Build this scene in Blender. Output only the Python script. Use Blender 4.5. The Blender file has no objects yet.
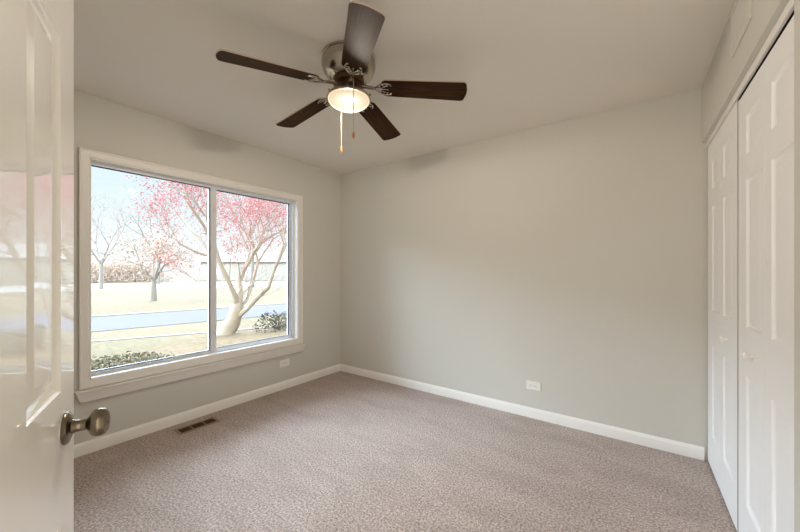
import bpy, bmesh, math, random
from mathutils import Vector, Matrix, Quaternion
R = math.radians
C = bpy.context.scene.collection
sc = bpy.context.scene

# ------------------------------------------------------------------ camera
cam_d = bpy.data.cameras.new('camera'); cam = bpy.data.objects.new('camera', cam_d); C.objects.link(cam)
cam.location = (3.057, -2.949, 1.237)
cam.rotation_euler = (R(90), 0, math.atan2(.5875, .8093))
cam_d.sensor_width = 36; cam_d.lens = 336.1 / 800 * 36; cam_d.shift_y = 5 / 800
cam_d.clip_start = .02; cam_d.clip_end = 500
sc.camera = cam

# ------------------------------------------------------------------ exposure
sc.view_settings.view_transform = 'Standard'; sc.view_settings.look = 'None'
sc.view_settings.gamma = 1; sc.view_settings.use_curve_mapping = False
sc.view_settings.exposure = 0.56
sc.cycles.max_bounces = 14; sc.cycles.diffuse_bounces = 9; sc.cycles.transparent_max_bounces = 16
sc.cycles.sample_clamp_indirect = 8

# ------------------------------------------------------------------ world sky
w = bpy.data.worlds.new('sky'); sc.world = w; w.use_nodes = True
nt = w.node_tree; nt.nodes.clear()
tc = nt.nodes.new('ShaderNodeTexCoord'); sx = nt.nodes.new('ShaderNodeSeparateXYZ')
cr = nt.nodes.new('ShaderNodeValToRGB'); st = nt.nodes.new('ShaderNodeMapRange')
bg = nt.nodes.new('ShaderNodeBackground'); ow = nt.nodes.new('ShaderNodeOutputWorld')
nt.links.new(tc.outputs['Generated'], sx.inputs[0])
nt.links.new(sx.outputs['Z'], cr.inputs[0])
cr.color_ramp.elements[0].position = .02; cr.color_ramp.elements[0].color = (1, 1, 1, 1)
cr.color_ramp.elements[1].position = .21; cr.color_ramp.elements[1].color = (.78, .92, 1, 1)
e3 = cr.color_ramp.elements.new(.34); e3.color = (.66, .83, 1, 1)
SKY_A = 15.0                                               # extra brightness added to the unseen high sky, street side, to light the room
def mrange(sock, a, b, c, d):
    q = nt.nodes.new('ShaderNodeMapRange'); q.interpolation_type = 'SMOOTHSTEP'
    for k, v in zip(('From Min', 'From Max', 'To Min', 'To Max'), (a, b, c, d)): q.inputs[k].default_value = v
    nt.links.new(sock, q.inputs[0]); return q.outputs[0]
def mth(op, a, b):
    q = nt.nodes.new('ShaderNodeMath'); q.operation = op
    for k, v in enumerate((a, b)):
        if isinstance(v, (int, float)): q.inputs[k].default_value = v
        else: nt.links.new(v, q.inputs[k])
    return q.outputs[0]
up = mrange(sx.outputs['Z'], .225, .28, 0, 1); top = mrange(sx.outputs['Z'], .60, .9, 1, .2); west = mrange(sx.outputs['X'], -.32, .3, 1, .05)
strength = mth('ADD', mth('MULTIPLY', mth('MULTIPLY', up, top), mth('MULTIPLY', west, SKY_A)), .76)
nt.nodes.remove(st)
nt.links.new(cr.outputs[0], bg.inputs[0]); nt.links.new(strength, bg.inputs[1])
nt.links.new(bg.outputs[0], ow.inputs[0])

# ------------------------------------------------------------------ sun
sd = bpy.data.lights.new('sun', 'SUN'); sd.energy = 2.2; sd.angle = R(1.0); sd.color = (1, .95, .86)
so = bpy.data.objects.new('sun', sd); C.objects.link(so)
so.rotation_euler = Vector((-.62, .5, -.62)).to_track_quat('-Z', 'Y').to_euler()
# daylight portal in the window opening (only guides sampling)
pd = bpy.data.lights.new('window_portal', 'AREA'); pd.shape = 'RECTANGLE'; pd.size = 1.5; pd.size_y = 1.7
pd.cycles.is_portal = True
po = bpy.data.objects.new('window_portal', pd); C.objects.link(po)
po.location = (-.15, -1.482, 1.25); po.rotation_euler = Vector((1, 0, 0)).to_track_quat('-Z', 'Y').to_euler()
# large soft fill light added in the doorway behind the viewpoint to brighten the room
FILL = dict(loc=(3.06, -3.08, 1.06), size=(.66, 1.9), power=8, aim=(0, 1, 0))
fd = bpy.data.lights.new('doorway_fill', 'AREA'); fd.shape = 'RECTANGLE'; fd.size, fd.size_y = FILL['size']
fd.energy = FILL['power']; fd.color = (1, .92, .82)
fo = bpy.data.objects.new('doorway_fill', fd); C.objects.link(fo); fo.location = FILL['loc']
fo.rotation_euler = Vector(FILL['aim']).to_track_quat('-Z', 'Y').to_euler()

# ------------------------------------------------------------------ materials
def s2l(c):
    return tuple(((v / 255) / 12.92 if v / 255 <= .04045 else ((v / 255 + .055) / 1.055) ** 2.4) for v in c) + (1,)
def mat(name, rgb, rough=.5, metal=0, bump=None, bump_scale=200, coat=0, emit=None, estr=0, vary=0, vscale=5, spec=.5):
    m = bpy.data.materials.new(name); m.use_nodes = True
    n = m.node_tree; b = n.nodes['Principled BSDF']
    col = s2l(rgb)
    b.inputs['Base Color'].default_value = col; b.inputs['Roughness'].default_value = rough
    b.inputs['Metallic'].default_value = metal; b.inputs['Coat Weight'].default_value = coat
    b.inputs['Specular IOR Level'].default_value = spec
    t = n.nodes.new('ShaderNodeTexCoord')
    if vary:
        ns = n.nodes.new('ShaderNodeTexNoise'); ns.inputs['Scale'].default_value = vscale; ns.inputs['Detail'].default_value = 5
        mx = n.nodes.new('ShaderNodeMixRGB')
        mx.inputs[1].default_value = tuple(v * (1 - vary) for v in col[:3]) + (1,)
        mx.inputs[2].default_value = tuple(min(1, v * (1 + vary)) for v in col[:3]) + (1,)
        n.links.new(t.outputs['Object'], ns.inputs['Vector']); n.links.new(ns.outputs['Fac'], mx.inputs[0])
        n.links.new(mx.outputs[0], b.inputs['Base Color'])
    if bump:
        nb = n.nodes.new('ShaderNodeTexNoise'); nb.inputs['Scale'].default_value = bump_scale; nb.inputs['Detail'].default_value = 3
        bn = n.nodes.new('ShaderNodeBump'); bn.inputs['Strength'].default_value = bump; bn.inputs['Distance'].default_value = .002
        n.links.new(t.outputs['Object'], nb.inputs['Vector']); n.links.new(nb.outputs['Fac'], bn.inputs['Height'])
        n.links.new(bn.outputs[0], b.inputs['Normal'])
    if emit:
        b.inputs['Emission Color'].default_value = s2l(emit); b.inputs['Emission Strength'].default_value = estr
    return m
M = {}
M['wall'] = mat('wall_paint', (207, 204, 195), .75, bump=.15, bump_scale=260, vary=.012, vscale=3)
M['ceiling'] = mat('ceiling_paint', (228, 222, 213), .9, bump=.12, bump_scale=180)
M['trim'] = mat('trim_paint', (240, 237, 232), .35, vary=.01)
M['casing'] = mat('casing_paint', (230, 225, 218), .4, vary=.01)
M['door'] = mat('door_gloss_paint', (249, 246, 238), .3, bump=.03, bump_scale=40, coat=1)
M['closet'] = mat('closet_door_paint', (246, 245, 245), .4, bump=.05, bump_scale=60)
M['vinyl'] = mat('window_vinyl', (224, 226, 230), .35)
M['gasket'] = mat('dark_gasket', (52, 52, 66), .6)
M['track'] = mat('dark_track', (20, 17, 15), .8)
M['nickel'] = mat('satin_nickel', (176, 168, 156), .22, metal=1, bump=.03, bump_scale=90)
M['knob_nickel'] = mat('aged_nickel', (124, 113, 97), .24, metal=1, vary=.1, vscale=40)
M['brass'] = mat('polished_brass', (222, 178, 110), .18, metal=1)
M['amber'] = mat('amber_wood', (196, 132, 40), .3, coat=.4)
M['chain'] = mat('chain_metal', (215, 205, 185), .3, metal=.8)
M['plate'] = mat('outlet_plastic', (236, 234, 228), .3)
M['slot'] = mat('outlet_slot', (60, 54, 50), .6)
M['vent'] = mat('bronze_metal', (92, 66, 50), .45, metal=.5)
M['vent_rim'] = mat('worn_bronze_edge', (150, 122, 98), .45, metal=.3)
M['duct'] = mat('duct_dark', (28, 22, 20), .9, spec=0)
M['bark'] = mat('sunlit_bark', (158, 145, 128), .9, bump=.5, bump_scale=30, vary=.25, vscale=6)
M['twig'] = mat('twig_bark', (86, 74, 68), .9, vary=.3, vscale=4)
M['farbark'] = mat('pale_bark', (150, 144, 136), .9, vary=.15, vscale=2)
M['petal'] = mat('pink_petal', (200, 106, 120), .7, vary=.4, vscale=7)
M['redbud'] = mat('red_bud', (190, 84, 86), .7, vary=.3, vscale=9)
M['beige_leaf'] = mat('beige_leaf', (200, 182, 168), .9, vary=.2, vscale=3)
M['hedge'] = mat('hedge_leaf', (78, 78, 58), .9, vary=.4, vscale=9)
M['cover'] = mat('ground_cover_leaf', (124, 115, 94), .9, vary=.5, vscale=12)
M['asphalt'] = mat('pale_asphalt', (76, 69, 80), .9, vary=.06, vscale=1.2)
M['concrete'] = mat('sunlit_concrete', (140, 137, 133), .9, vary=.05, vscale=3)
M['siding'] = mat('cream_siding', (168, 166, 156), .8, vary=.03)
M['roof'] = mat('pale_roof', (150, 144, 140), .9, vary=.1, vscale=8)
M['farwin'] = mat('dull_window_glass', (178, 180, 184), .3)
M['exterior'] = mat('exterior_brick', (170, 150, 136), .9, vary=.1)
M['rubber'] = mat('white_screw', (190, 180, 165), .4, metal=.4)

def wood():
    m = mat('dark_walnut_blade', (56, 34, 24), .5, spec=.04)
    n = m.node_tree; b = n.nodes['Principled BSDF']; b.inputs['Specular Tint'].default_value = (.85, .55, .34, 1)
    t = n.nodes.new('ShaderNodeTexCoord'); mp = n.nodes.new('ShaderNodeMapping'); mp.inputs['Scale'].default_value = (3, 60, 10)
    ns = n.nodes.new('ShaderNodeTexNoise'); ns.inputs['Scale'].default_value = 2.2; ns.inputs['Detail'].default_value = 8
    cr = n.nodes.new('ShaderNodeValToRGB'); cr.color_ramp.elements[0].position = .3; cr.color_ramp.elements[1].position = .75
    cr.color_ramp.elements[0].color = s2l((30, 18, 14)); cr.color_ramp.elements[1].color = s2l((66, 44, 27))
    n.links.new(t.outputs['Object'], mp.inputs[0]); n.links.new(mp.outputs[0], ns.inputs['Vector'])
    n.links.new(ns.outputs['Fac'], cr.inputs[0]); n.links.new(cr.outputs[0], b.inputs['Base Color'])
    return m
M['wood'] = wood()
M['blade_edge'] = mat('worn_blade_edge', (196, 176, 158), .5)

def carpet():
    m = bpy.data.materials.new('beige_carpet'); m.use_nodes = True
    n = m.node_tree; b = n.nodes['Principled BSDF']; b.inputs['Roughness'].default_value = 1
    b.inputs['Specular IOR Level'].default_value = .1; b.inputs['Sheen Weight'].default_value = .25; b.inputs['Sheen Roughness'].default_value = .5
    t = n.nodes.new('ShaderNodeTexCoord')
    f = n.nodes.new('ShaderNodeTexNoise'); f.inputs['Scale'].default_value = 88; f.inputs['Detail'].default_value = 4; f.inputs['Roughness'].default_value = .7
    v = n.nodes.new('ShaderNodeTexVoronoi'); v.inputs['Scale'].default_value = 95
    mp = n.nodes.new('ShaderNodeMapping'); mp.inputs['Scale'].default_value = (1.0, 2.6, 1); mp.inputs['Rotation'].default_value = (0, 0, R(35))
    g = n.nodes.new('ShaderNodeTexNoise'); g.inputs['Scale'].default_value = 2.1; g.inputs['Detail'].default_value = 3; g.inputs['Distortion'].default_value = .8
    n.links.new(t.outputs['Object'], f.inputs['Vector']); n.links.new(t.outputs['Object'], v.inputs['Vector'])
    n.links.new(t.outputs['Object'], mp.inputs[0]); n.links.new(mp.outputs[0], g.inputs['Vector'])
    c1 = n.nodes.new('ShaderNodeValToRGB'); c1.color_ramp.elements[0].position = .34; c1.color_ramp.elements[1].position = .66
    c1.color_ramp.elements[0].color = s2l((120, 100, 88)); c1.color_ramp.elements[1].color = s2l((218, 199, 189))
    c2 = n.nodes.new('ShaderNodeValToRGB'); c2.color_ramp.elements[0].position = .36; c2.color_ramp.elements[1].position = .64
    c2.color_ramp.elements[0].color = (.86, .845, .835, 1); c2.color_ramp.elements[1].color = (1, 1, 1, 1)
    mx = n.nodes.new('ShaderNodeMixRGB'); mx.blend_type = 'MULTIPLY'; mx.inputs[0].default_value = 1
    n.links.new(f.outputs['Fac'], c1.inputs[0]); n.links.new(g.outputs['Fac'], c2.inputs[0])
    n.links.new(c1.outputs[0], mx.inputs[1]); n.links.new(c2.outputs[0], mx.inputs[2]); n.links.new(mx.outputs[0], b.inputs['Base Color'])
    ad = n.nodes.new('ShaderNodeMath'); ad.operation = 'ADD'
    n.links.new(f.outputs['Fac'], ad.inputs[0]); n.links.new(v.outputs['Distance'], ad.inputs[1])
    bn = n.nodes.new('ShaderNodeBump'); bn.inputs['Strength'].default_value = .8; bn.inputs['Distance'].default_value = .006
    n.links.new(ad.outputs[0], bn.inputs['Height']); n.links.new(bn.outputs[0], b.inputs['Normal'])
    return m
M['carpet'] = carpet()
M['seam_shade'] = mat('door_seam_shade', (168, 160, 152), .8)  # grey that holds the shade of the seam between the closet doors
M['flywheel'] = mat('dark_bronze_flywheel', (96, 74, 50), .35, metal=.9)

def glass():
    m = bpy.data.materials.new('window_glass'); m.use_nodes = True; n = m.node_tree; n.nodes.clear()
    o = n.nodes.new('ShaderNodeOutputMaterial'); mx = n.nodes.new('ShaderNodeMixShader'); fr = n.nodes.new('ShaderNodeFresnel')
    tr = n.nodes.new('ShaderNodeBsdfTransparent'); gl = n.nodes.new('ShaderNodeBsdfGlossy'); gl.inputs['Roughness'].default_value = 0
    tr.inputs[0].default_value = (.97, .98, .98, 1); fr.inputs[0].default_value = 1.3
    n.links.new(fr.outputs[0], mx.inputs[0]); n.links.new(tr.outputs[0], mx.inputs[1]); n.links.new(gl.outputs[0], mx.inputs[2])
    n.links.new(mx.outputs[0], o.inputs[0]); return m
M['glass'] = glass()
M['globe'] = mat('lit_frosted_glass', (40, 36, 30), .6, emit=(255, 236, 202), estr=1, spec=0)
def globe_glow():                                          # brightest under the bulb, dimmer at the rim
    n = M['globe'].node_tree; b = n.nodes['Principled BSDF']; t = n.nodes.new('ShaderNodeTexCoord'); l = n.nodes.new('ShaderNodeVectorMath'); l.operation = 'LENGTH'
    sp = n.nodes.new('ShaderNodeVectorMath'); sp.operation = 'MULTIPLY'; sp.inputs[1].default_value = (1, 1, 0)
    q = n.nodes.new('ShaderNodeMapRange'); q.interpolation_type = 'SMOOTHSTEP'
    for k, v in zip(('From Min', 'From Max', 'To Min', 'To Max'), (.0, .118, 1.05, .58)): q.inputs[k].default_value = v
    n.links.new(t.outputs['Object'], sp.inputs[0]); n.links.new(sp.outputs[0], l.inputs[0]); n.links.new(l.outputs['Value'], q.inputs[0]); n.links.new(q.outputs[0], b.inputs['Emission Strength'])
globe_glow()
def globe_transmit():                                      # thin frosted glass lets part of the bulb's light straight through
    n = M['globe'].node_tree; b = n.nodes['Principled BSDF']; o = n.nodes['Material Output']
    mx = n.nodes.new('ShaderNodeMixShader'); tr = n.nodes.new('ShaderNodeBsdfTransparent'); mx.inputs[0].default_value = .12
    n.links.new(b.outputs[0], mx.inputs[1]); n.links.new(tr.outputs[0], mx.inputs[2]); n.links.new(mx.outputs[0], o.inputs['Surface'])
globe_transmit()

def grass():
    m = mat('dry_spring_grass', (178, 172, 128), 1, bump=.6, bump_scale=25)
    n = m.node_tree; b = n.nodes['Principled BSDF']; t = n.nodes.new('ShaderNodeTexCoord')
    a = n.nodes.new('ShaderNodeTexNoise'); a.inputs['Scale'].default_value = 8; a.inputs['Detail'].default_value = 8
    g = n.nodes.new('ShaderNodeTexNoise'); g.inputs['Scale'].default_value = .25; g.inputs['Detail'].default_value = 3
    r1 = n.nodes.new('ShaderNodeValToRGB'); r1.color_ramp.elements[0].position = .36; r1.color_ramp.elements[1].position = .64
    r1.color_ramp.elements[0].color = s2l((92, 78, 56)); r1.color_ramp.elements[1].color = s2l((116, 101, 74))
    r2 = n.nodes.new('ShaderNodeValToRGB'); r2.color_ramp.elements[0].color = s2l((232, 228, 202)); r2.color_ramp.elements[1].color = s2l((255, 240, 224))
    r2.color_ramp.elements[0].position = .4; r2.color_ramp.elements[1].position = .6
    mx = n.nodes.new('ShaderNodeMixRGB'); mx.blend_type = 'MULTIPLY'; mx.inputs[0].default_value = 1
    for q in (a, g): n.links.new(t.outputs['Object'], q.inputs['Vector'])
    n.links.new(a.outputs['Fac'], r1.inputs[0]); n.links.new(g.outputs['Fac'], r2.inputs[0])
    n.links.new(r1.outputs[0], mx.inputs[1]); n.links.new(r2.outputs[0], mx.inputs[2]); n.links.new(mx.outputs[0], b.inputs['Base Color'])
    return m
M['grass'] = grass()

# ------------------------------------------------------------------ mesh helpers
def obj(name, bm, m, parent=None, smooth=False, bevel=0, recalc=True, seg=2, hold=None):
    if recalc: bmesh.ops.recalc_face_normals(bm, faces=bm.faces)
    me = bpy.data.meshes.new(name); bm.to_mesh(me); bm.free()
    for mm in (m if isinstance(m, (list, tuple)) else [m]): me.materials.append(mm)
    if smooth:
        for p in me.polygons: p.use_smooth = True
        me.set_sharp_from_angle(angle=R(38))
    o = bpy.data.objects.new(name, me); C.objects.link(o)
    if parent: o.parent = parent
    if bevel:
        b = o.modifiers.new('bevel', 'BEVEL'); b.width = bevel; b.segments = seg; b.limit_method = 'ANGLE'; b.angle_limit = R(40)
        for p in me.polygons: p.use_smooth = True
        me.set_sharp_from_angle(angle=R(38))
    return o
def tag(o, label, cat, group=None, kind=None):
    o['label'] = label; o['category'] = cat
    if group: o['group'] = group
    if kind: o['kind'] = kind
    return o
def empty(name, label, cat, loc=(0, 0, 0), rz=0, group=None, kind=None):
    o = bpy.data.objects.new(name, None); C.objects.link(o); o.location = loc; o.rotation_euler = (0, 0, rz); o.empty_display_size = .1
    return tag(o, label, cat, group, kind)
def box(bm, a, b, mi=0, mx=None):
    vs = [bm.verts.new((x, y, z)) for x in (a[0], b[0]) for y in (a[1], b[1]) for z in (a[2], b[2])]
    if mx:
        for v in vs: v.co = mx @ v.co
    for f in ((0, 1, 3, 2), (4, 6, 7, 5), (0, 4, 5, 1), (2, 3, 7, 6), (0, 2, 6, 4), (1, 5, 7, 3)):
        fc = bm.faces.new([vs[i] for i in f]); fc.material_index = mi
    return vs
def bx(*boxes):
    bm = bmesh.new()
    for a, b in boxes: box(bm, a, b)
    return bm
def lathe(prof, n=40, bm=None, mx=None, close=False):
    bm = bm or bmesh.new(); rings = []
    for r, z in prof:
        if r < 1e-5: rings.append([bm.verts.new((0, 0, z))])
        else: rings.append([bm.verts.new((r * math.cos(2 * math.pi * i / n), r * math.sin(2 * math.pi * i / n), z)) for i in range(n)])
    if mx:
        for rg in rings:
            for v in rg: v.co = mx @ v.co
    for a, b in zip(rings, rings[1:]):
        for i in range(n):
            j = (i + 1) % n
            if len(a) == 1 and len(b) == 1: continue
            if len(a) == 1: bm.faces.new((a[0], b[i], b[j]))
            elif len(b) == 1: bm.faces.new((a[i], a[j], b[0]))
            else: bm.faces.new((a[i], a[j], b[j], b[i]))
    return bm
def tube(bm, pts, radii, n=6, cap=True):
    pts = [Vector(p) for p in pts]; rings = []
    if not isinstance(radii, (list, tuple)): radii = [radii] * len(pts)
    d = (pts[1] - pts[0]).normalized(); u = d.orthogonal().normalized()
    for i, p in enumerate(pts):
        t = (pts[min(i + 1, len(pts) - 1)] - pts[max(i - 1, 0)]).normalized()
        u = (u - t * u.dot(t)).normalized(); v = t.cross(u)
        rings.append([bm.verts.new(p + (u * math.cos(2 * math.pi * k / n) + v * math.sin(2 * math.pi * k / n)) * radii[i]) for k in range(n)])
    for a, b in zip(rings, rings[1:]):
        for k in range(n):
            bm.faces.new((a[k], a[(k + 1) % n], b[(k + 1) % n], b[k]))
    if cap and n > 2:
        bm.faces.new(rings[0][::-1]); bm.faces.new(rings[-1])
    return bm
def frame_sweep(prof, y0, y1, z0, z1, plane='x'):
    """picture frame with mitred corners: prof = closed list of (inset from the outer edge, height off the wall)"""
    bm = bmesh.new(); rings = []
    for (cy, cz, sy, sz) in ((y0, z0, 1, 1), (y1, z0, -1, 1), (y1, z1, -1, -1), (y0, z1, 1, -1)):
        rings.append([bm.verts.new((h, cy + sy * i, cz + sz * i)) for i, h in prof])
    n = len(prof)
    for k in range(4):
        a, b = rings[k], rings[(k + 1) % 4]
        for i in range(n): bm.faces.new((a[i], a[(i + 1) % n], b[(i + 1) % n], b[i]))
    return bm
def extrude_prof(prof, p0, p1, out, miter0=0, miter1=0, slant=None):
    """moulding: prof = closed (out, z) list swept from p0 to p1; miter shortens the ends in step with 'out'"""
    bm = bmesh.new(); p0 = Vector(p0); p1 = Vector(p1); d = (p1 - p0).normalized(); out = Vector(out)
    A = [bm.verts.new(p0 + out * o + Vector((0, 0, z)) - d * miter0 * o) for o, z in prof]
    B = [bm.verts.new(p1 + out * o + Vector((0, 0, z)) + d * miter1 * o) for o, z in prof]
    n = len(prof)
    if slant:                                              # ends undercut towards the bottom
        for va, vb, (o_, z) in zip(A, B, prof): va.co += d * (slant[0] - z) * slant[1]; vb.co -= d * (slant[0] - z) * slant[1]
    for i in range(n): bm.faces.new((A[i], A[(i + 1) % n], B[(i + 1) % n], B[i]))
    bm.faces.new(A[::-1]); bm.faces.new(B)
    return bm
BASE = [(0, 0), (.013, 0), (.013, .062), (.011, .070), (.007, .078), (.005, .084), (0, .084)]

# ================================================================== ROOM SHELL
H = 2.44; FY = -3.035
D = Vector((.0257, -.99967, 0)); N = Vector((.99967, .0257, 0))          # closet wall: along, and into the closet
def closet_matrix(n=0, s=0):                                            # local x = along the wall, y = into the closet
    o = Vector((3.363, 0, 0)) + D * s + N * n
    return Matrix(((D.x, N.x, 0, o.x), (D.y, N.y, 0, o.y), (0, 0, 1, 0), (0, 0, 0, 1)))

o = obj('floor', bx(((-.02, FY - 1.6, -.05), (4.2, .02, 0))), M['carpet'])
tag(o, 'beige cut-pile carpet with vacuum marks covering the whole floor', 'floor', kind='structure')
o = obj('ceiling', bx(((-.16, -4.7, H), (4.3, .12, H + .1))), M['ceiling'])
tag(o, 'plain matte off-white painted ceiling above the empty bedroom', 'ceiling', kind='structure')
o = obj('wall_back', bx(((-.16, 0, -.05), (4.2, .12, H))), M['wall'])
tag(o, 'blank greige painted wall between the window wall and the closet', 'wall', kind='structure')
WY0, WY1, WZ0, WZ1 = -2.337, -.637, .50, 2.006
bm = bx(((-.16, FY - .1, -.45), (0, WY0, H)), ((-.16, WY1, -.45), (0, 0, H)), ((-.16, WY0, -.45), (0, WY1, WZ0)), ((-.16, WY0, WZ1), (0, WY1, H)))
o = obj('wall_left', bm, M['wall']); tag(o, 'greige painted wall that holds the wide sliding window', 'wall', kind='structure')
# front wall (behind the viewpoint) with the doorway the picture is taken from
bm = bx(((0, FY - .1, 0), (2.69, FY, H)), ((2.69, FY - .1, 2.05), (3.42, FY, H)))
o = obj('wall_front', bm, M['wall']); tag(o, 'greige wall with the open bedroom doorway behind the viewpoint', 'wall', kind='structure')
# hallway behind the viewpoint
bm = bx(((2.1, -4.7, 0), (4.2, -4.6, H)), ((4.2, -4.7, 0), (4.3, .1, H)), ((2.0, -4.7, 0), (2.1, FY - .1, H)))
o = obj('wall_hallway', bm, M['wall']); tag(o, 'plain walls of the short hallway behind the viewpoint', 'wall', kind='structure')
# closet wall
SO0, SO1 = .045, 1.52
m4 = closet_matrix()
bm = bmesh.new()
box(bm, (0, 0, 2.073), (SO1, .10, H), mx=m4)
box(bm, (SO1, 0, 0), (3.06, .10, H), mx=m4)
o = obj('wall_right', bm, M['wall']); tag(o, 'painted wall with the closet opening and a painted-over vent above it', 'wall', kind='structure')
bm = bmesh.new(); box(bm, (-.02, .60, 0), (3.1, .62, H), mx=m4); box(bm, (SO1 + .3, .1, 0), (SO1 + .32, .6, H), mx=m4)
o = obj('wall_closet', bm, M['wall']); tag(o, 'plain inner wall of the closet behind the folding doors', 'wall', kind='structure')

# baseboards
o = obj('baseboard_back', extrude_prof(BASE, (0.0, 0, 0), (3.376, 0, 0), (0, -1, 0), miter0=-1), M['trim'], bevel=.001)
tag(o, 'white baseboard along the foot of the blank back wall', 'baseboard', kind='structure')
o = obj('baseboard_left', extrude_prof(BASE, (0, 0, 0), (0, FY, 0), (1, 0, 0), miter0=-1), M['trim'], bevel=.001)
tag(o, 'white baseboard along the foot of the wall under the window', 'baseboard', kind='structure')
o = obj('baseboard_right', extrude_prof(BASE, Vector((3.363, 0, 0)) + D * (SO1 + .01), Vector((3.363, 0, 0)) + D * 3.0, -N), M['trim'])
tag(o, 'white baseboard right of the closet doors', 'baseboard', kind='structure')
o = obj('baseboard_front', extrude_prof(BASE, (0.02, FY, 0), (2.64, FY, 0), (0, 1, 0)), M['trim'])
tag(o, 'white baseboard on the doorway wall behind the viewpoint', 'baseboard', kind='structure')

# closet header fascia and track
bm = bmesh.new(); box(bm, (.001, .021, 2.040), (SO1, .032, 2.0735), mx=m4)
o = obj('trim_1', bm, M['trim'], bevel=.0015); tag(o, 'narrow white fascia strip across the top of the closet doors', 'trim', kind='structure')
bm = bmesh.new(); box(bm, (.003, .036, 2.047), (SO1, .09, 2.073), mx=m4)
o = obj('trim_2', bm, M['track']); tag(o, 'dark sliding track showing as a black gap above the closet doors', 'trim', kind='structure')

# ================================================================== PANEL DOORS
ROWS = ((.21, .78), (.99, 1.637), (1.742, 1.914))
def panel_skin(bm, wdt, hgt, cols, rows, y=0, sgn=1, z0=0):
    """moulded door face in the x-z plane at y; the field goes back along sgn"""
    xs = sorted({0, wdt} | {v for c in cols for v in c}); zs = sorted({z0, hgt} | {v for c in rows for v in c})
    P = lambda x, dp, z: bm.verts.new((x, y + sgn * dp, z))
    for i in range(len(xs) - 1):
        for j in range(len(zs) - 1):
            a, b, c, d = xs[i], xs[i + 1], zs[j], zs[j + 1]
            if any(abs(a - q[0]) < 1e-6 for q in cols) and any(abs(c - q[0]) < 1e-6 for q in rows):
                prev = None
                for ins, dp in ((0, 0), (.002, .002), (.010, .0095), (.014, .0105), (.018, .0102), (.038, .0028), (.042, .0025)):
                    rg = [P(a + ins, dp, c + ins), P(b - ins, dp, c + ins), P(b - ins, dp, d - ins), P(a + ins, dp, d - ins)]
                    if prev:
                        for k in range(4): bm.faces.new((prev[k], prev[(k + 1) % 4], rg[(k + 1) % 4], rg[k]))
                    prev = rg
                bm.faces.new(prev)
            else:
                bm.faces.new((P(a, 0, c), P(b, 0, c), P(b, 0, d), P(a, 0, d)))
def door_mesh(wdt, hgt, thk, cols, rows, z0, both=True):
    bm = bmesh.new()
    panel_skin(bm, wdt, hgt, cols, rows, 0, 1, z0)
    panel_skin(bm, wdt, hgt, cols, rows, thk, -1, z0)
    for (a, b) in (((0, z0), (wdt, z0)), ((wdt, z0), (wdt, hgt)), ((wdt, hgt), (0, hgt)), ((0, hgt), (0, z0))):
        bm.faces.new([bm.verts.new((a[0], 0, a[1])), bm.verts.new((b[0], 0, b[1])), bm.verts.new((b[0], thk, b[1])), bm.verts.new((a[0], thk, a[1]))])
    bmesh.ops.remove_doubles(bm, verts=bm.verts, dist=1e-5)
    bmesh.ops.recalc_face_normals(bm, faces=bm.faces)
    return bm
# closet bifold doors
def knob_small(parent, x, z, label=None):
    prof = [(0, -.001), (.0085, -.001), (.0085, .004), (.006, .010), (.006, .014), (.011, .018), (.0155, .023), (.0160, .028), (.0125, .033), (0, .035)]
    mx = Matrix.Translation((x, 0, z)) @ Matrix.Rotation(R(90), 4, 'X')
    return obj('knob', lathe(prof, 24, mx=mx), M['trim'], parent, smooth=True)
def bifold(name, label, s0, lw, pan, top, n, lead):
    root = empty(name, label, 'closet door', kind='structure'); root.matrix_world = closet_matrix(n, s0)
    for k in (0, 1):
        lf = obj('door_leaf', door_mesh(lw - (.0025 if k != lead else .005), top, .030, [pan[k]], ROWS, .012), M['closet'], root, smooth=True)
        lf.location = (k * lw + (.004 if k == lead and k == 0 else .001), 0, 0)
        if lead == 1 and k == 1: obj('seam_shade_strip', bx(((lw - .005, .0005, .014), (lw - .0035, .0295, top - .002))), M['seam_shade'], lf)  # added strip that paints the dark shade line at the door seam
        if k == lead: knob_small(lf, (pan[k][0] + pan[k][1]) / 2, .885)
    return root
bifold('door_2', 'white panelled folding closet door nearer the back wall, with round knob', .012, .368, ((.140, .343), (.068, .280)), 2.037, .0290, 1)
bifold('door_3', 'white panelled folding closet door nearer the viewpoint, below the wide black gap', .7485, .3795, ((.130, .336), (.070, .268)), 2.026, .0315, 0)

# entry door, swung open into the room
hx, hy, lx, ly = 2.707, -3.005, 2.137, -2.789
dv = Vector((lx - hx, ly - hy, 0)); W1 = dv.length; dv.normalize(); nv = Vector((-dv.y, dv.x, 0)); nv = nv if nv.y > 0 else -nv
# local x from hinge to latch, local y into the thickness (away from the room face), the visible face at y = 0
dm = Matrix(((dv.x, -nv.x, 0, hx), (dv.y, -nv.y, 0, hy), (0, 0, 1, 0), (0, 0, 0, 1)))
d1 = obj('door_1', door_mesh(W1, 2.03, .035, [(.110, .255), (.362, W1 - .086)], ((.21, .79), (1.022, 1.655), (1.76, 1.92)), .012), M['door'], smooth=True)
d1.matrix_world = dm
tag(d1, 'glossy off-white six-panel entry door swung open at the left edge', 'door', kind='structure')
def rx(x, y, z, flip=False):
    return Matrix.Translation((x, y, z)) @ Matrix.Rotation(R(-90 if flip else 90), 4, 'X')
kx, kz = W1 - .062, .948
for side in (0, 1):
    mx = rx(kx, .035 if side else 0, kz, bool(side)) @ Matrix.Scale(.87, 4)
    rose = obj('door_knob', lathe([(0, -.001), (.0335, -.001), (.0340, .003), (.031, .0075), (.024, .010), (.015, .012), (.0125, .018), (.0118, .026), (.0125, .034), (.019, .039),
                                  (.0262, .044), (.0290, .050), (.0292, .058), (.0268, .066), (.020, .0705), (.010, .0725), (0, .073)][:None if side == 0 else 17], 48, mx=mx), M['knob_nickel'], d1, smooth=True)
obj('latch_plate', bx(((W1 - .0005, .006, .92), (W1 + .001, .029, .976))), M['knob_nickel'], d1)
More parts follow.
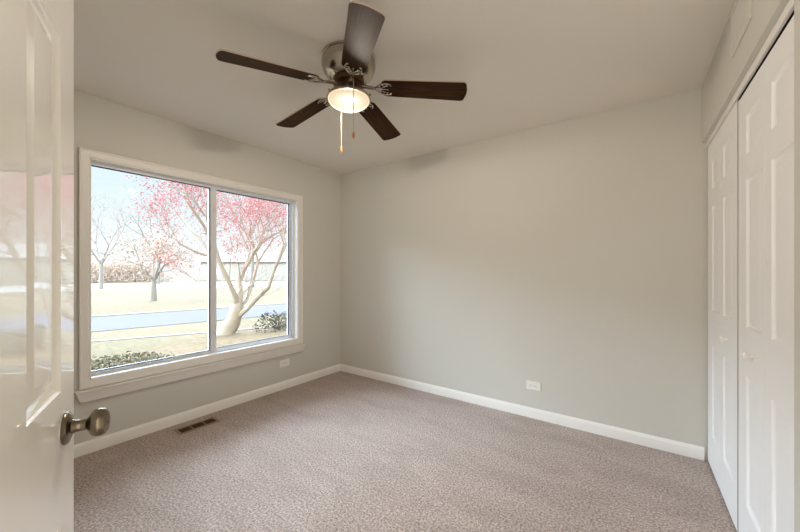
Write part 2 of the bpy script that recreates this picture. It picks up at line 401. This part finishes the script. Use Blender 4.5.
for hz in (.25, 1.0, 1.80):
    obj('hinge', tube(bmesh.new(), [(-.004, -.006, hz - .04), (-.004, -.006, hz + .04)], .006, 10), M['knob_nickel'], d1)
# casing of the entry doorway
bm = bx(((2.625, FY, 0), (2.69, FY + .015, 2.115)), ((2.69, FY, 2.05), (3.41, FY + .015, 2.115)), ((2.69, FY - .1, 0), (2.70, FY, 2.05)))
o = obj('trim_4', bm, M['trim']); tag(o, 'white casing round the entry doorway behind the viewpoint', 'trim', kind='structure')

# ================================================================== WINDOW
win = empty('window_1', 'wide two-pane sliding window with off-white casing on the left wall', 'window', (0, (WY0 + WY1) / 2, WZ0), kind='structure')
def wobj(name, bm, m, parent=win, **k):
    base = Vector((0, (WY0 + WY1) / 2, WZ0))
    for v in bm.verts: v.co -= base
    return obj(name, bm, m, parent, **k)
cw = .056
prof = [(0, 0), (0, .021), (.010, .021), (.013, .016), (.036, .013), (.048, .012), (.053, .009), (.056, .006), (.056, 0)]
wobj('casing', frame_sweep(prof, WY0 - cw, WY1 + cw, WZ0 - cw, WZ1 + cw), M['casing'], bevel=.001)
# sill moulding: projecting nose that tapers down to the wall, ends returned
prof = [(0, .44), (.044, .44), (.047, .437), (.047, .428), (.043, .424), (.041, .416), (.036, .380), (.033, .372), (.031, .360), (0, .358)]
wobj('sill_moulding', extrude_prof(prof, (0, -2.419, 0), (0, -.560, 0), (1, 0, 0), slant=(.44, .38)), M['casing'], bevel=.001)
# jamb liner
wobj('jamb', bx(((-.07, WY0, WZ0), (.004, WY0 + .006, WZ1)), ((-.07, WY1 - .006, WZ0), (.004, WY1, WZ1)), ((-.07, WY0, WZ1 - .006), (.004, WY1, WZ1)), ((-.07, WY0, WZ0), (.004, WY1, WZ0 + .006))), M['casing'])
def ring(y0, y1, z0, z1, x0, x1, wl, wr, wb, wt):
    return bx(((x0, y0, z0), (x1, y0 + wl, z1)), ((x0, y1 - wr, z0), (x1, y1, z1)), ((x0, y0 + wl, z0), (x1, y1 - wr, z0 + wb)), ((x0, y0 + wl, z1 - wt), (x1, y1 - wr, z1)))
fr = wobj('frame', ring(WY0, WY1, WZ0, WZ1, -.17, -.055, .010, .016, .016, .014), M['vinyl'], bevel=.002)
wobj('track_rail', bx(((-.098, WY0 + .016, WZ0 + .018), (-.094, WY1 - .016, WZ0 + .030)), ((-.060, WY0 + .016, WZ0 + .018), (-.056, WY1 - .016, WZ0 + .026)), ((-.060, WY0 + .016, WZ1 - .030), (-.056, WY1 - .016, WZ1 - .018))), M['vinyl'], bevel=.001)
GM = -1.468
def sash(y0, y1, x0, x1, wl, wr):
    z0, z1 = WZ0 + .014, WZ1 - .014
    s = wobj('sash', ring(y0, y1, z0, z1, x0, x1, wl, wr, .014, .014), M['vinyl'], bevel=.002)
    xm = (x0 + x1) / 2; g = .006
    a0, a1, b0, b1 = y0 + wl, y1 - wr, z0 + .014, z1 - .014
    wobj('gasket', ring(a0, a1, b0, b1, xm - .007, xm + .0075, g, g, g, g), M['gasket'], s).location = (0, 0, 0)
    wobj('pane', bx(((xm - .003, a0 + .001, b0 + .001), (xm + .003, a1 - .001, b1 - .001))), M['glass'], s).location = (0, 0, 0)
    return s
for s in (sash(WY0 + .006, GM, -.090, -.062, .008, .052), sash(GM - .05, WY1 - .010, -.128, -.100, .046, .026)):
    for c in s.children: c.location = (0, 0, 0)
    if s.name == 'sash': s1 = s
for lz in (1.79, .70):                                             # small vent latches on the meeting stile
    bm = bx(((-.0625, GM - .032, lz - .030), (-.050, GM - .014, lz + .030)), ((-.052, GM - .028, lz - .012), (-.040, GM - .018, lz + .016)))
    wobj('latch', bm, M['vinyl'], s1, bevel=.002)

# ================================================================== OUTLETS AND VENTS
def outlet(label, mw):
    root = empty('wall_outlet', label, 'outlet', group='wall outlets'); root.matrix_world = mw            # local x along the wall, y out of it
    obj('cover_plate', bx(((-.058, 0, -.036), (.058, .005, .036))), M['plate'], root, bevel=.0025)
    for sx_ in (-1, 1):
        bm = lathe([(.0165, 0), (.0165, .0075), (0, .0075)], 24, mx=Matrix.Translation((sx_ * .0195, 0, 0)) @ Matrix.Rotation(R(-90), 4, 'X'))
        r_ = obj('receptacle', bm, M['plate'], root, smooth=True)
        bm = bx(*[((sx_ * .0195 - .006 + a, .0070, z - .0011), (sx_ * .0195 - .006 + a + .008, .0080, z + .0011)) for z in (-.0062, .0062) for a in (0,)],
                ((sx_ * .0195 + .0065, .0070, -.0022), (sx_ * .0195 + .011, .0080, .0022)))
        obj('slot', bm, M['slot'], r_)
    obj('screw', lathe([(.003, 0), (.003, .0062), (0, .0066)], 12, mx=Matrix.Rotation(R(-90), 4, 'X')), M['rubber'], root)
    return root
outlet('white double outlet mounted sideways low on the blank back wall', Matrix.Translation((2.305, 0, .272)) @ Matrix.Rotation(R(180), 4, 'Z'))
outlet('white double outlet mounted sideways below the right end of the window sill', Matrix.Translation((0, -.805, .272)) @ Matrix.Rotation(R(-90), 4, 'Z'))

# floor register
vx0, vx1, vy0, vy1 = .112, .232, -1.872, -1.577
reg = empty('floor_register', 'bronze metal floor register set in the carpet below the window', 'floor vent', ((vx0 + vx1) / 2, (vy0 + vy1) / 2, 0))
hx_, hy_ = (vx1 - vx0) / 2, (vy1 - vy0) / 2
bm = bx(((-hx_, -hy_, -.001), (-hx_ + .018, hy_, .006)), ((hx_ - .018, -hy_, -.001), (hx_, hy_, .006)), ((-hx_ + .018, -hy_, -.001), (hx_ - .018, -hy_ + .018, .006)), ((-hx_ + .018, hy_ - .018, -.001), (hx_ - .018, hy_, .006)))
obj('rim', bm, M['vent_rim'], reg, bevel=.002)
obj('duct_opening', bx(((-hx_ + .017, -hy_ + .017, -.0005), (hx_ - .017, hy_ - .017, .0012))), M['duct'], reg)
for yy in (-.047, .047):
    obj('divider', bx(((-hx_ + .018, yy - .003, .001), (hx_ - .018, yy + .003, .0062))), M['vent_rim'], reg)
for k in range(3):
    y0_ = (-hy_ + .02, -.042, .052)[k]; y1_ = (-.052, .042, hy_ - .02)[k]
    bm = bmesh.new()
    for q in range(6):
        x_ = -hx_ + .024 + q * .0145
        vs = box(bm, (x_, y0_, .002), (x_ + .004, y1_, .0055))
    obj('louvre', bm, M['vent'], reg)

# painted-over wall register above the closet
s0, s1_, z0_, z1_ = .822, 1.118, 2.206, 2.412
vr = empty('wall_register', 'painted-over rectangular air register high above the closet doors', 'wall vent'); vr.matrix_world = closet_matrix(0, (s0 + s1_) / 2) @ Matrix.Translation((0, 0, (z0_ + z1_) / 2))
ha, hb = (s1_ - s0) / 2, (z1_ - z0_) / 2
bm = bmesh.new(); rings = []
for ins, dp in ((0, 0), (0, .004), (.004, .0065), (.012, .0115), (.026, .010), (.034, .002), (.034, 0)):
    rings.append([bm.verts.new((sx_ * (ha - ins), -dp, sz_ * (hb - ins))) for sx_, sz_ in ((-1, -1), (1, -1), (1, 1), (-1, 1))])
for a, b in zip(rings, rings[1:] + rings[:1]):
    for k in range(4): bm.faces.new((a[k], a[(k + 1) % 4], b[(k + 1) % 4], b[k]))
obj('frame', bm, M['wall'], vr)
obj('back_plate', bx(((-ha + .03, -.0012, -hb + .03), (ha - .03, .0, hb - .03))), M['wall'], vr)
for k in range(11):
    x_ = -ha + .045 + k * (2 * ha - .09) / 10
    bm = bmesh.new(); box(bm, (-.0075, -.0008, -hb + .034), (.0075, .0008, hb - .034), mx=Matrix.Translation((x_, -.0045, 0)) @ Matrix.Rotation(R(22), 4, 'Z'))
    obj('louvre', bm, M['wall'], vr)
for sx_ in (-1, 1):
    obj('screw', lathe([(.004, 0), (.0038, .002), (0, .0028)], 12, mx=Matrix.Translation((sx_ * (ha - .014), -.0072, 0)) @ Matrix.Rotation(R(90), 4, 'X')), M['slot'], vr)

# ================================================================== CEILING FAN
FX, FYC = 1.711, -1.586
fan = empty('ceiling_fan', 'five-blade ceiling fan with dark wood blades, nickel housing and lit bowl', 'ceiling fan', (FX, FYC, H))
fan.scale = (1.02, 1.02, 1.02)
Z = lambda z: (z - H) * .898
bm = lathe([(.0, 0), (.140, 0), (.146, Z(2.434)), (.146, Z(2.424)), (.141, Z(2.421)), (.141, Z(2.413)), (.147, Z(2.409)), (.147, Z(2.380)), (.144, Z(2.372)), (.139, Z(2.352)),
            (.128, Z(2.330)), (.112, Z(2.312)), (.098, Z(2.302)), (.090, Z(2.298)), (0, Z(2.298))], 64)
obj('motor_housing', bm, M['nickel'], fan, smooth=True)
# dark vent slots round the shoulder of the housing
hb_ = obj('flywheel', lathe([(0, Z(2.299)), (.082, Z(2.299)), (.086, Z(2.294)), (.086, Z(2.272)), (.078, Z(2.266)), (0, Z(2.266))], 48), M['flywheel'], fan, smooth=True)
LW = .018
Zb = Z; Z = lambda z: Zb(z) - (LW if z < 2.262 else 0)
obj('switch_housing', lathe([(0, Z(2.268)), (.046, Z(2.268)), (.048, Z(2.262)), (.048, Z(2.244)), (.060, Z(2.240)), (.085, Z(2.236)), (.108, Z(2.226)), (.119, Z(2.213)), (.122, Z(2.203)), (.120, Z(2.198)), (.112, Z(2.198)), (0, Z(2.205))], 64), M['nickel'], fan, smooth=True)
bowl = obj('light_bowl', lathe([(.1125, Z(2.204)), (.1135, Z(2.196)), (.110, Z(2.186)), (.099, Z(2.172)), (.080, Z(2.159)), (.055, Z(2.150)), (.028, Z(2.146)), (0, Z(2.145))], 64), M['globe'], fan, smooth=True)
obj('bulb_baffle', lathe([(0, Z(2.2035)), (.108, Z(2.1975)), (.108, Z(2.1965)), (0, Z(2.2020))], 40), M['duct'], fan, smooth=True)  # unseen black disc added to soak up bulb light inside the bowl
ld = bpy.data.lights.new('bulb', 'POINT'); ld.energy = 230; ld.shadow_soft_size = .03; ld.color = (1, .90, .76)
lo = bpy.data.objects.new('bulb', ld); C.objects.link(lo); lo.parent = fan; lo.location = (0, 0, Z(2.191))
for a in (0, 120, 240):
    ca, sa = math.cos(R(a + 20)), math.sin(R(a + 20))
    obj('thumb_screw', tube(bmesh.new(), [(.116 * ca, .116 * sa, Z(2.210)), (.130 * ca, .130 * sa, Z(2.210))], [.0035, .005], 8), M['brass'], fan)
# blades
DROOP, PITCH = 4.2, -11
def blade_mesh():
    r0, r1 = .175, .648
    out = []
    def w_(x): t = (x - r0) / (r1 - r0); return .060 + .010 * t
    n = 10
    for i in range(n + 1):                                       # rounded root
        a = math.pi / 2 + math.pi * i / n
        out.append((r0 + .034 + .034 * math.cos(a), .060 * math.sin(a)))
    for i in range(1, 6): x = r0 + .034 + (r1 - .05 - r0 - .034) * i / 6; out.append((x, -w_(x)))
    rc = .022; wt = w_(r1)
    for i in range(6): a = -math.pi / 2 + math.pi / 2 * i / 5; out.append((r1 - .008 - rc + rc * math.cos(a), -wt + rc + rc * math.sin(a)))
    for i in range(1, 4): y = -wt + rc + (2 * (wt - rc)) * i / 4; out.append((r1 - .008 + .008 * (1 - (y / (wt - rc)) ** 2), y))
    for i in range(6): a = math.pi / 2 * i / 5; out.append((r1 - .008 - rc + rc * math.cos(a), wt - rc + rc * math.sin(a)))
    for i in range(5, 0, -1): x = r0 + .034 + (r1 - .05 - r0 - .034) * i / 6; out.append((x, w_(x)))
    bm = bmesh.new(); t = .0035
    B = [bm.verts.new((x, y, -t)) for x, y in out]; T = [bm.verts.new((x, y, t)) for x, y in out]
    bm.faces.new(T); bm.faces.new(B[::-1])
    for i in range(len(out)):
        f = bm.faces.new((B[i], B[(i + 1) % len(out)], T[(i + 1) % len(out)], T[i])); f.material_index = 1
    return bm
def bracket_mesh():
    bm = bmesh.new(); z = -.0068
    tube(bm, [(.075, 0, .004), (.10, 0, .002), (.125, 0, -.003), (.150, 0, z), (.17, 0, z)], [.011, .010, .008, .008, .007], 8)
    for s in (1, -1):                                            # open scrollwork arms
        tube(bm, [(.150, s * .004, z), (.165, s * .020, z), (.185, s * .036, z), (.210, s * .043, z), (.232, s * .036, z), (.238, s * .026, z)], [.006, .0055, .005, .005, .0045, .003], 6)
        tube(bm, [(.165, s * .004, z), (.190, s * .013, z), (.205, s * .022, z), (.222, s * .024, z)], [.005, .0045, .004, .003], 6)
        tube(bm, [(.185, s * .036, z), (.196, s * .024, z), (.205, s * .022, z)], .0035, 6)
    tube(bm, [(.165, 0, z), (.21, 0, z), (.222, 0, z)], [.005, .0045, .003], 6)
    for x, y in ((.212, .032), (.212, -.032), (.218, 0)):
        lathe([(0, -.006), (.0048, -.004), (.0048, .002), (0, .002)], 10, bm, Matrix.Translation((x, y, z)))
    return bm
Z = Zb
bl0 = br0 = None
for k in range(5):
    ang = 33.0 + 72 * k
    rot = Matrix.Rotation(R(ang), 4, 'Z') @ Matrix.Rotation(R(DROOP), 4, 'Y') @ Matrix.Rotation(R(PITCH), 4, 'X')
    if bl0 is None:
        b = bl0 = obj('blade', blade_mesh(), [M['wood'], M['blade_edge']], fan)
        g = br0 = obj('blade_bracket', bracket_mesh(), M['brass'], fan, smooth=True)
        g.data.materials[0] = M['nickel']
    else:
        b = bl0.copy(); g = br0.copy(); C.objects.link(b); C.objects.link(g); b.parent = fan; g.parent = fan
    for q in (b, g): q.matrix_local = Matrix.Translation((0, 0, Z(2.262))) @ rot
# pull chains
def chain(px, py, z0, z1, m, r, cr_=.0019):
    c = obj('pull_chain', tube(bmesh.new(), [(px * .95, py * .95, Z(2.235)), (px, py, Z(z0)), (px, py, Z(z1))], cr_, 6), M['chain'], fan)
    obj('pull_fob', lathe([(0, Z(z1 + .004)), (.0028, Z(z1)), (r * .8, Z(z1 - .010)), (r, Z(z1 - .024)), (r * .7, Z(z1 - .036)), (0, Z(z1 - .042))], 14, mx=Matrix.Translation((px, py, 0))), m, c, smooth=True)
chain(-.107, .047, 2.19, 1.932, M['amber'], .0055, .0013)
chain(.109, -.076, 2.20, 1.925, M['amber'], .0075)

# ================================================================== OUTSIDE
G = -.40
o = obj('lawn', bx(((-70, -60, G - .2), (-.17, 70, G))), M['grass']); tag(o, 'dry pale spring lawn stretching across the street outside the window', 'lawn', kind='structure')
def strip(name, pts, z, m, label, cat):
    bm = bmesh.new(); n = len(pts)
    T = [bm.verts.new((x, y, z)) for x, y in pts]; B = [bm.verts.new((x, y, G - .1)) for x, y in pts]
    bm.faces.new(T); bm.faces.new(B[::-1])
    for i in range(n): bm.faces.new((B[i], B[(i + 1) % n], T[(i + 1) % n], T[i]))
    return tag(obj(name, bm, m), label, cat, kind='structure')
def along(p, q, w0, w1=None):
    """quad strip from p to q offset to far side by w"""
    p = Vector(p); q = Vector(q); d = (q - p).normalized(); n = Vector((d.y, -d.x)); n = n if n.x < 0 else -n
    e0 = p - d * 60; e1 = q + d * 60
    return [tuple(e0), tuple(e1), tuple(e1 + n * (w1 or w0)), tuple(e0 + n * w0)]
strip('street', along((-8.89, -.47), (-8.36, 2.2), 3.7), G + .012, M['asphalt'], 'pale grey street crossing beyond the flowering tree', 'street')
strip('sidewalk', along((-7.2, -.82), (-6.3, 1.2), .11), G + .02, M['concrete'], 'narrow bright edging strip across the near lawn', 'edging')
strip('curb', along((-12.75, .4), (-12.2, 3.1), .18), G + .03, M['concrete'], 'bright curb along the far side of the street', 'curb')
strip('driveway', along((-33.4, 4.6), (-30.9, 12.4), 18), G + .02, M['concrete'], 'bright pavement far beyond the lawn across the street', 'pavement')

rnd = random.Random(5)
def grow(bm, p, d, L, r, depth, spread, tips, jit=.25, minr=.004, up=.12, kids=(2, 3), shrink=.72):
    pts = [p.copy()]; rad = [r]; n = 4 if depth > 1 else 3
    for i in range(n):
        d = (d + Vector((rnd.uniform(-jit, jit), rnd.uniform(-jit, jit), rnd.uniform(-jit, jit) + up * .3)) * .55).normalized()
        p = p + d * L / n; pts.append(p.copy()); rad.append(max(minr, r * (1 - .42 * (i + 1) / n)))
        if depth <= 2: tips.append((p.copy(), depth))
    tube(bm, pts, rad, 7 if r > .05 else (5 if r > .015 else 3), cap=False)
    if depth == 0: return
    k = rnd.choice(kids); a0 = rnd.uniform(0, 6.28)
    for i in range(k):
        ax = d.orthogonal().normalized(); ax.rotate(Quaternion(d, a0 + 6.283 * i / k + rnd.uniform(-.4, .4)))
        nd = (d + ax * math.tan(R(spread * rnd.uniform(.7, 1.3)))); nd.z += up; nd.normalize()
        grow(bm, p, nd, L * shrink * rnd.uniform(.85, 1.15), max(minr, rad[-1] * .8), depth - 1, spread, tips, jit, minr, up, kids, shrink)
    if depth >= 2 and rnd.random() < .8:                       # a side shoot half way
        ax = d.orthogonal().normalized(); ax.rotate(Quaternion(d, rnd.uniform(0, 6.28)))
        grow(bm, pts[2], (d * .5 + ax).normalized(), L * shrink * .9, max(minr, r * .4), depth - 2, spread, tips, jit, minr, up, kids, shrink)
def petals(bm, tips, per, size, radius, mi=1):
    for p, dpt in tips:
        for _ in range(per):
            c = p + Vector((rnd.gauss(0, radius), rnd.gauss(0, radius), rnd.gauss(0, radius)))
            u = Vector((rnd.gauss(0, 1), rnd.gauss(0, 1), rnd.gauss(0, 1))).normalized(); v = u.orthogonal().normalized(); w2 = u.cross(v); s = size * rnd.uniform(.6, 1.3)
            ctr = bm.verts.new(c - u * s * .35); ring = [bm.verts.new(c + (v * math.cos(a) + w2 * math.sin(a)) * s * .5) for a in (0, 1.57, 3.14, 4.71)]
            mm = rnd.randrange(mi)
            for i in range(4):
                f = bm.faces.new((ctr, ring[i], ring[(i + 1) % 4])); f.material_index = mm
    return bm

# flowering tree in front of the window
tp = Vector((-5.75, 1.50, G))
tree = empty('flowering_tree', 'multi-stemmed tree in pink blossom standing on the near lawn', 'tree', tp)
bm = bmesh.new(); tips = []
CAMD = Vector((-.5875, .8093, 0)); LAT = Vector((.8093, .5875, 0))
def tpnt(px, py, off=0):                                   # a point of the tree at a given bearing and height
    dep = 8.75 + off
    P = Vector((3.057, -2.949, 1.237)) + CAMD * dep + LAT * ((px - 400) / 336.1 * dep) + Vector((0, 0, (271 - py) / 336.1 * dep))
    return P - tp
fork = tpnt(237, 308)
tube(bm, [Vector((-.02, 0, -.05)), Vector((0, 0, .12)), tpnt(233, 322), fork, tpnt(240, 302)], [.30, .235, .19, .165, .10], 12, cap=False)
limbs = [([fork, tpnt(240, 295, .1), tpnt(239, 282, .2), tpnt(245, 268, .3)], [.11, .085, .07, .055]),
         ([fork, tpnt(236, 298, -.1), tpnt(230, 284, -.4), tpnt(222, 268, -.5), tpnt(216, 250, -.6)], [.09, .07, .055, .05, .04]),
         ([tpnt(236, 318), tpnt(247, 309, -.1), tpnt(258, 297, -.2), tpnt(268, 288, -.3), tpnt(273, 274, -.3)], [.085, .06, .055, .05, .045]),
         ([fork, tpnt(246, 300, .5), tpnt(252, 285, .9), tpnt(258, 262, 1.2)], [.07, .055, .045, .04]),
         ([tpnt(238, 300), tpnt(226, 292, .4), tpnt(205, 286, .8), tpnt(190, 276, .9)], [.05, .032, .026, .02]),
         ([tpnt(230, 284, -.4), tpnt(215, 258, 0), tpnt(199, 238, .3), tpnt(184, 222, .5)], [.05, .04, .033, .028]),
         ([tpnt(216, 250, -.6), tpnt(204, 226, -.9), tpnt(190, 206, -1.1)], [.04, .033, .027]),
         ([tpnt(215, 258, 0), tpnt(196, 252, -.2), tpnt(180, 244, -.4)], [.035, .028, .022])]
for pts, rad in limbs:
    tube(bm, pts, rad, 8, cap=False)
    d = (pts[-1] - pts[-2]).normalized()
    low = rad[-1] < .03
    for k in range(2 if low else 3):
        ax = Vector((rnd.uniform(-1, 1), rnd.uniform(-1, 1), rnd.uniform(0, .4)))
        grow(bm, pts[-1], (d + ax * .6).normalized(), .80 if not low else .5, rad[-1] * .75, 4 if not low else 3, 32, tips, up=.04 if not low else .2)
    for k in (1, 2):
        ax = Vector((rnd.uniform(-1, 1), rnd.uniform(-1, 1), .5)).normalized()
        grow(bm, pts[k], ax, .55, rad[k] * .3, 2, 30, tips, up=.2)
obj('trunk', bm, [M['bark']], tree, smooth=True)
tips = [t for t in tips if t[0].z > 1.75 or rnd.random() < .12]
rnd.shuffle(tips)
print('tips', len(tips), min(t[0].z for t in tips), max(t[0].z for t in tips))
bm = petals(bmesh.new(), tips[:3600], 3, .032, .17, 2)
o = obj('blossom', bm, [M['petal'], M['redbud']], tree, recalc=False); o['kind'] = 'stuff'; o['label'] = 'pink and red blossom'

def far_tree(name, label, pos, hgt, r, depth, mtr, leafm=None, group=None, spread=30, per=2, size=.16, lr=.25):
    t = empty(name, label, 'tree', pos, group=group); bm = bmesh.new(); tips = []
    th = hgt * .26
    tube(bm, [(0, 0, -.1), (.03, 0, th * .5), (0, .04, th)], [r * 1.3, r, r * .85], 8, cap=False)
    for k in range(4):
        a = k * 1.57 + rnd.uniform(-.4, .4)
        grow(bm, Vector((0, .04, th)), Vector((math.cos(a) * .55, math.sin(a) * .55, 1)).normalized(), hgt * .24, r * .5, depth, spread, tips, up=.1, minr=.008)
    obj('trunk', bm, mtr, t, smooth=True)
    if leafm:
        o = obj('foliage', petals(bmesh.new(), tips, per, size, lr, 1), leafm, t, recalc=False); o['kind'] = 'stuff'
    return t
def gp(px, dep):                                           # ground point at bearing px and depth
    P = Vector((3.057, -2.949, 0)) + CAMD * dep + LAT * ((px - 400) / 336.1 * dep); return (P.x, P.y, G)
far_tree('beige_tree', 'small beige-crowned tree on the lawn across the street', gp(153, 18.5), 4.2, .16, 3, M['farbark'], M['beige_leaf'], spread=36, per=2, size=.14)
far_tree('bare_tree', 'bare pale tree far left in the window view', gp(101, 30), 8.5, .16, 4, M['farbark'], group='bare trees across the street')
far_tree('bare_tree', 'tall bare pale tree standing behind the beige-crowned tree', gp(158, 42), 13, .24, 4, M['farbark'], group='bare trees across the street')
far_tree('bare_tree', 'bare pale tree seen through the flowering tree in the right pane', gp(252, 34), 12, .2, 4, M['farbark'], group='bare trees across the street')

# distant hedge and houses
def clump(name, label, cat, pos, sx_, sy_, sz_, n, size, mm, rz=0, stems=14):
    t = empty(name, label, cat, pos, rz); bm = bmesh.new()
    for _ in range(n):
        a = rnd.uniform(0, 6.28); q = math.sqrt(rnd.random()); h = rnd.random()
        c = Vector((sx_ * q * math.cos(a) * (1 - .4 * h), sy_ * q * math.sin(a) * (1 - .4 * h), sz_ * h))
        petals(bm, [(c, 0)], 1, size, .02, 1)
    o = obj('foliage', bm, mm, t, recalc=False); o['kind'] = 'stuff'
    bm = bmesh.new()
    for k in range(stems):
        a = rnd.uniform(0, 6.28); q = rnd.uniform(.2, .85); m_ = Vector((sx_ * q * .5 * math.cos(a), sy_ * q * .5 * math.sin(a), sz_ * .45)); e = Vector((sx_ * q * math.cos(a), sy_ * q * math.sin(a), sz_ * .95))
        tube(bm, [(m_.x * .3, m_.y * .3, -.03), m_, e], [.012, .009, .004], 4, cap=False)
    obj('stem', bm, M['twig'], t)
    return t
clump('low_shrub', 'low twiggy green shrub on the near lawn right of the trunk', 'shrub', (-5.3, 2.75, G), .60, .85, .46, 520, .05, M['hedge'])
clump('ground_cover', 'grey-green ground cover plant at the lower left of the window', 'plant', (-3.9, -1.35, G), .7, 1.1, .20, 2600, .045, M['cover'])
p = gp(116, 50); clump('distant_hedge', 'hazy reddish hedge beyond the bright pavement', 'hedge', p, 3.0, 7.5, 2.8, 5000, .22, M['beige_leaf'], R(-10))
def house(label, pos, rz, w_, d_, h_):
    t = empty('house', label, 'house', pos, rz, group=None)
    obj('wall', bx(((-w_ / 2, -d_ / 2, -.1), (w_ / 2, d_ / 2, h_))), M['siding'], t)
    bm = bmesh.new(); e = .4
    A = [bm.verts.new(v) for v in ((-w_ / 2 - e, -d_ / 2 - e, h_), (w_ / 2 + e, -d_ / 2 - e, h_), (w_ / 2 + e, d_ / 2 + e, h_), (-w_ / 2 - e, d_ / 2 + e, h_), (-w_ / 2 - e, 0, h_ + 1.9), (w_ / 2 + e, 0, h_ + 1.9))]
    for f in ((0, 1, 5, 4), (2, 3, 4, 5), (0, 4, 3), (1, 2, 5), (0, 3, 2, 1)): bm.faces.new([A[i] for i in f])
    obj('roof', bm, M['roof'], t)
    for k in (-1, 0, 1):
        x_ = k * w_ * .3
        for sgn in (-1,):
            wn = obj('window', bx(((x_ - .6, -d_ / 2 - .05, 1.0), (x_ + .6, -d_ / 2 + .02, 2.2))), M['trim'], t)
            obj('pane', bx(((x_ - .52, -d_ / 2 - .06, 1.08), (x_ + .52, -d_ / 2 - .045, 2.12))), M['farwin'], wn)
    return t
hp = gp(258, 62); house('cream single-storey house far behind the flowering tree', hp, R(35), 17, 7, 3.2)
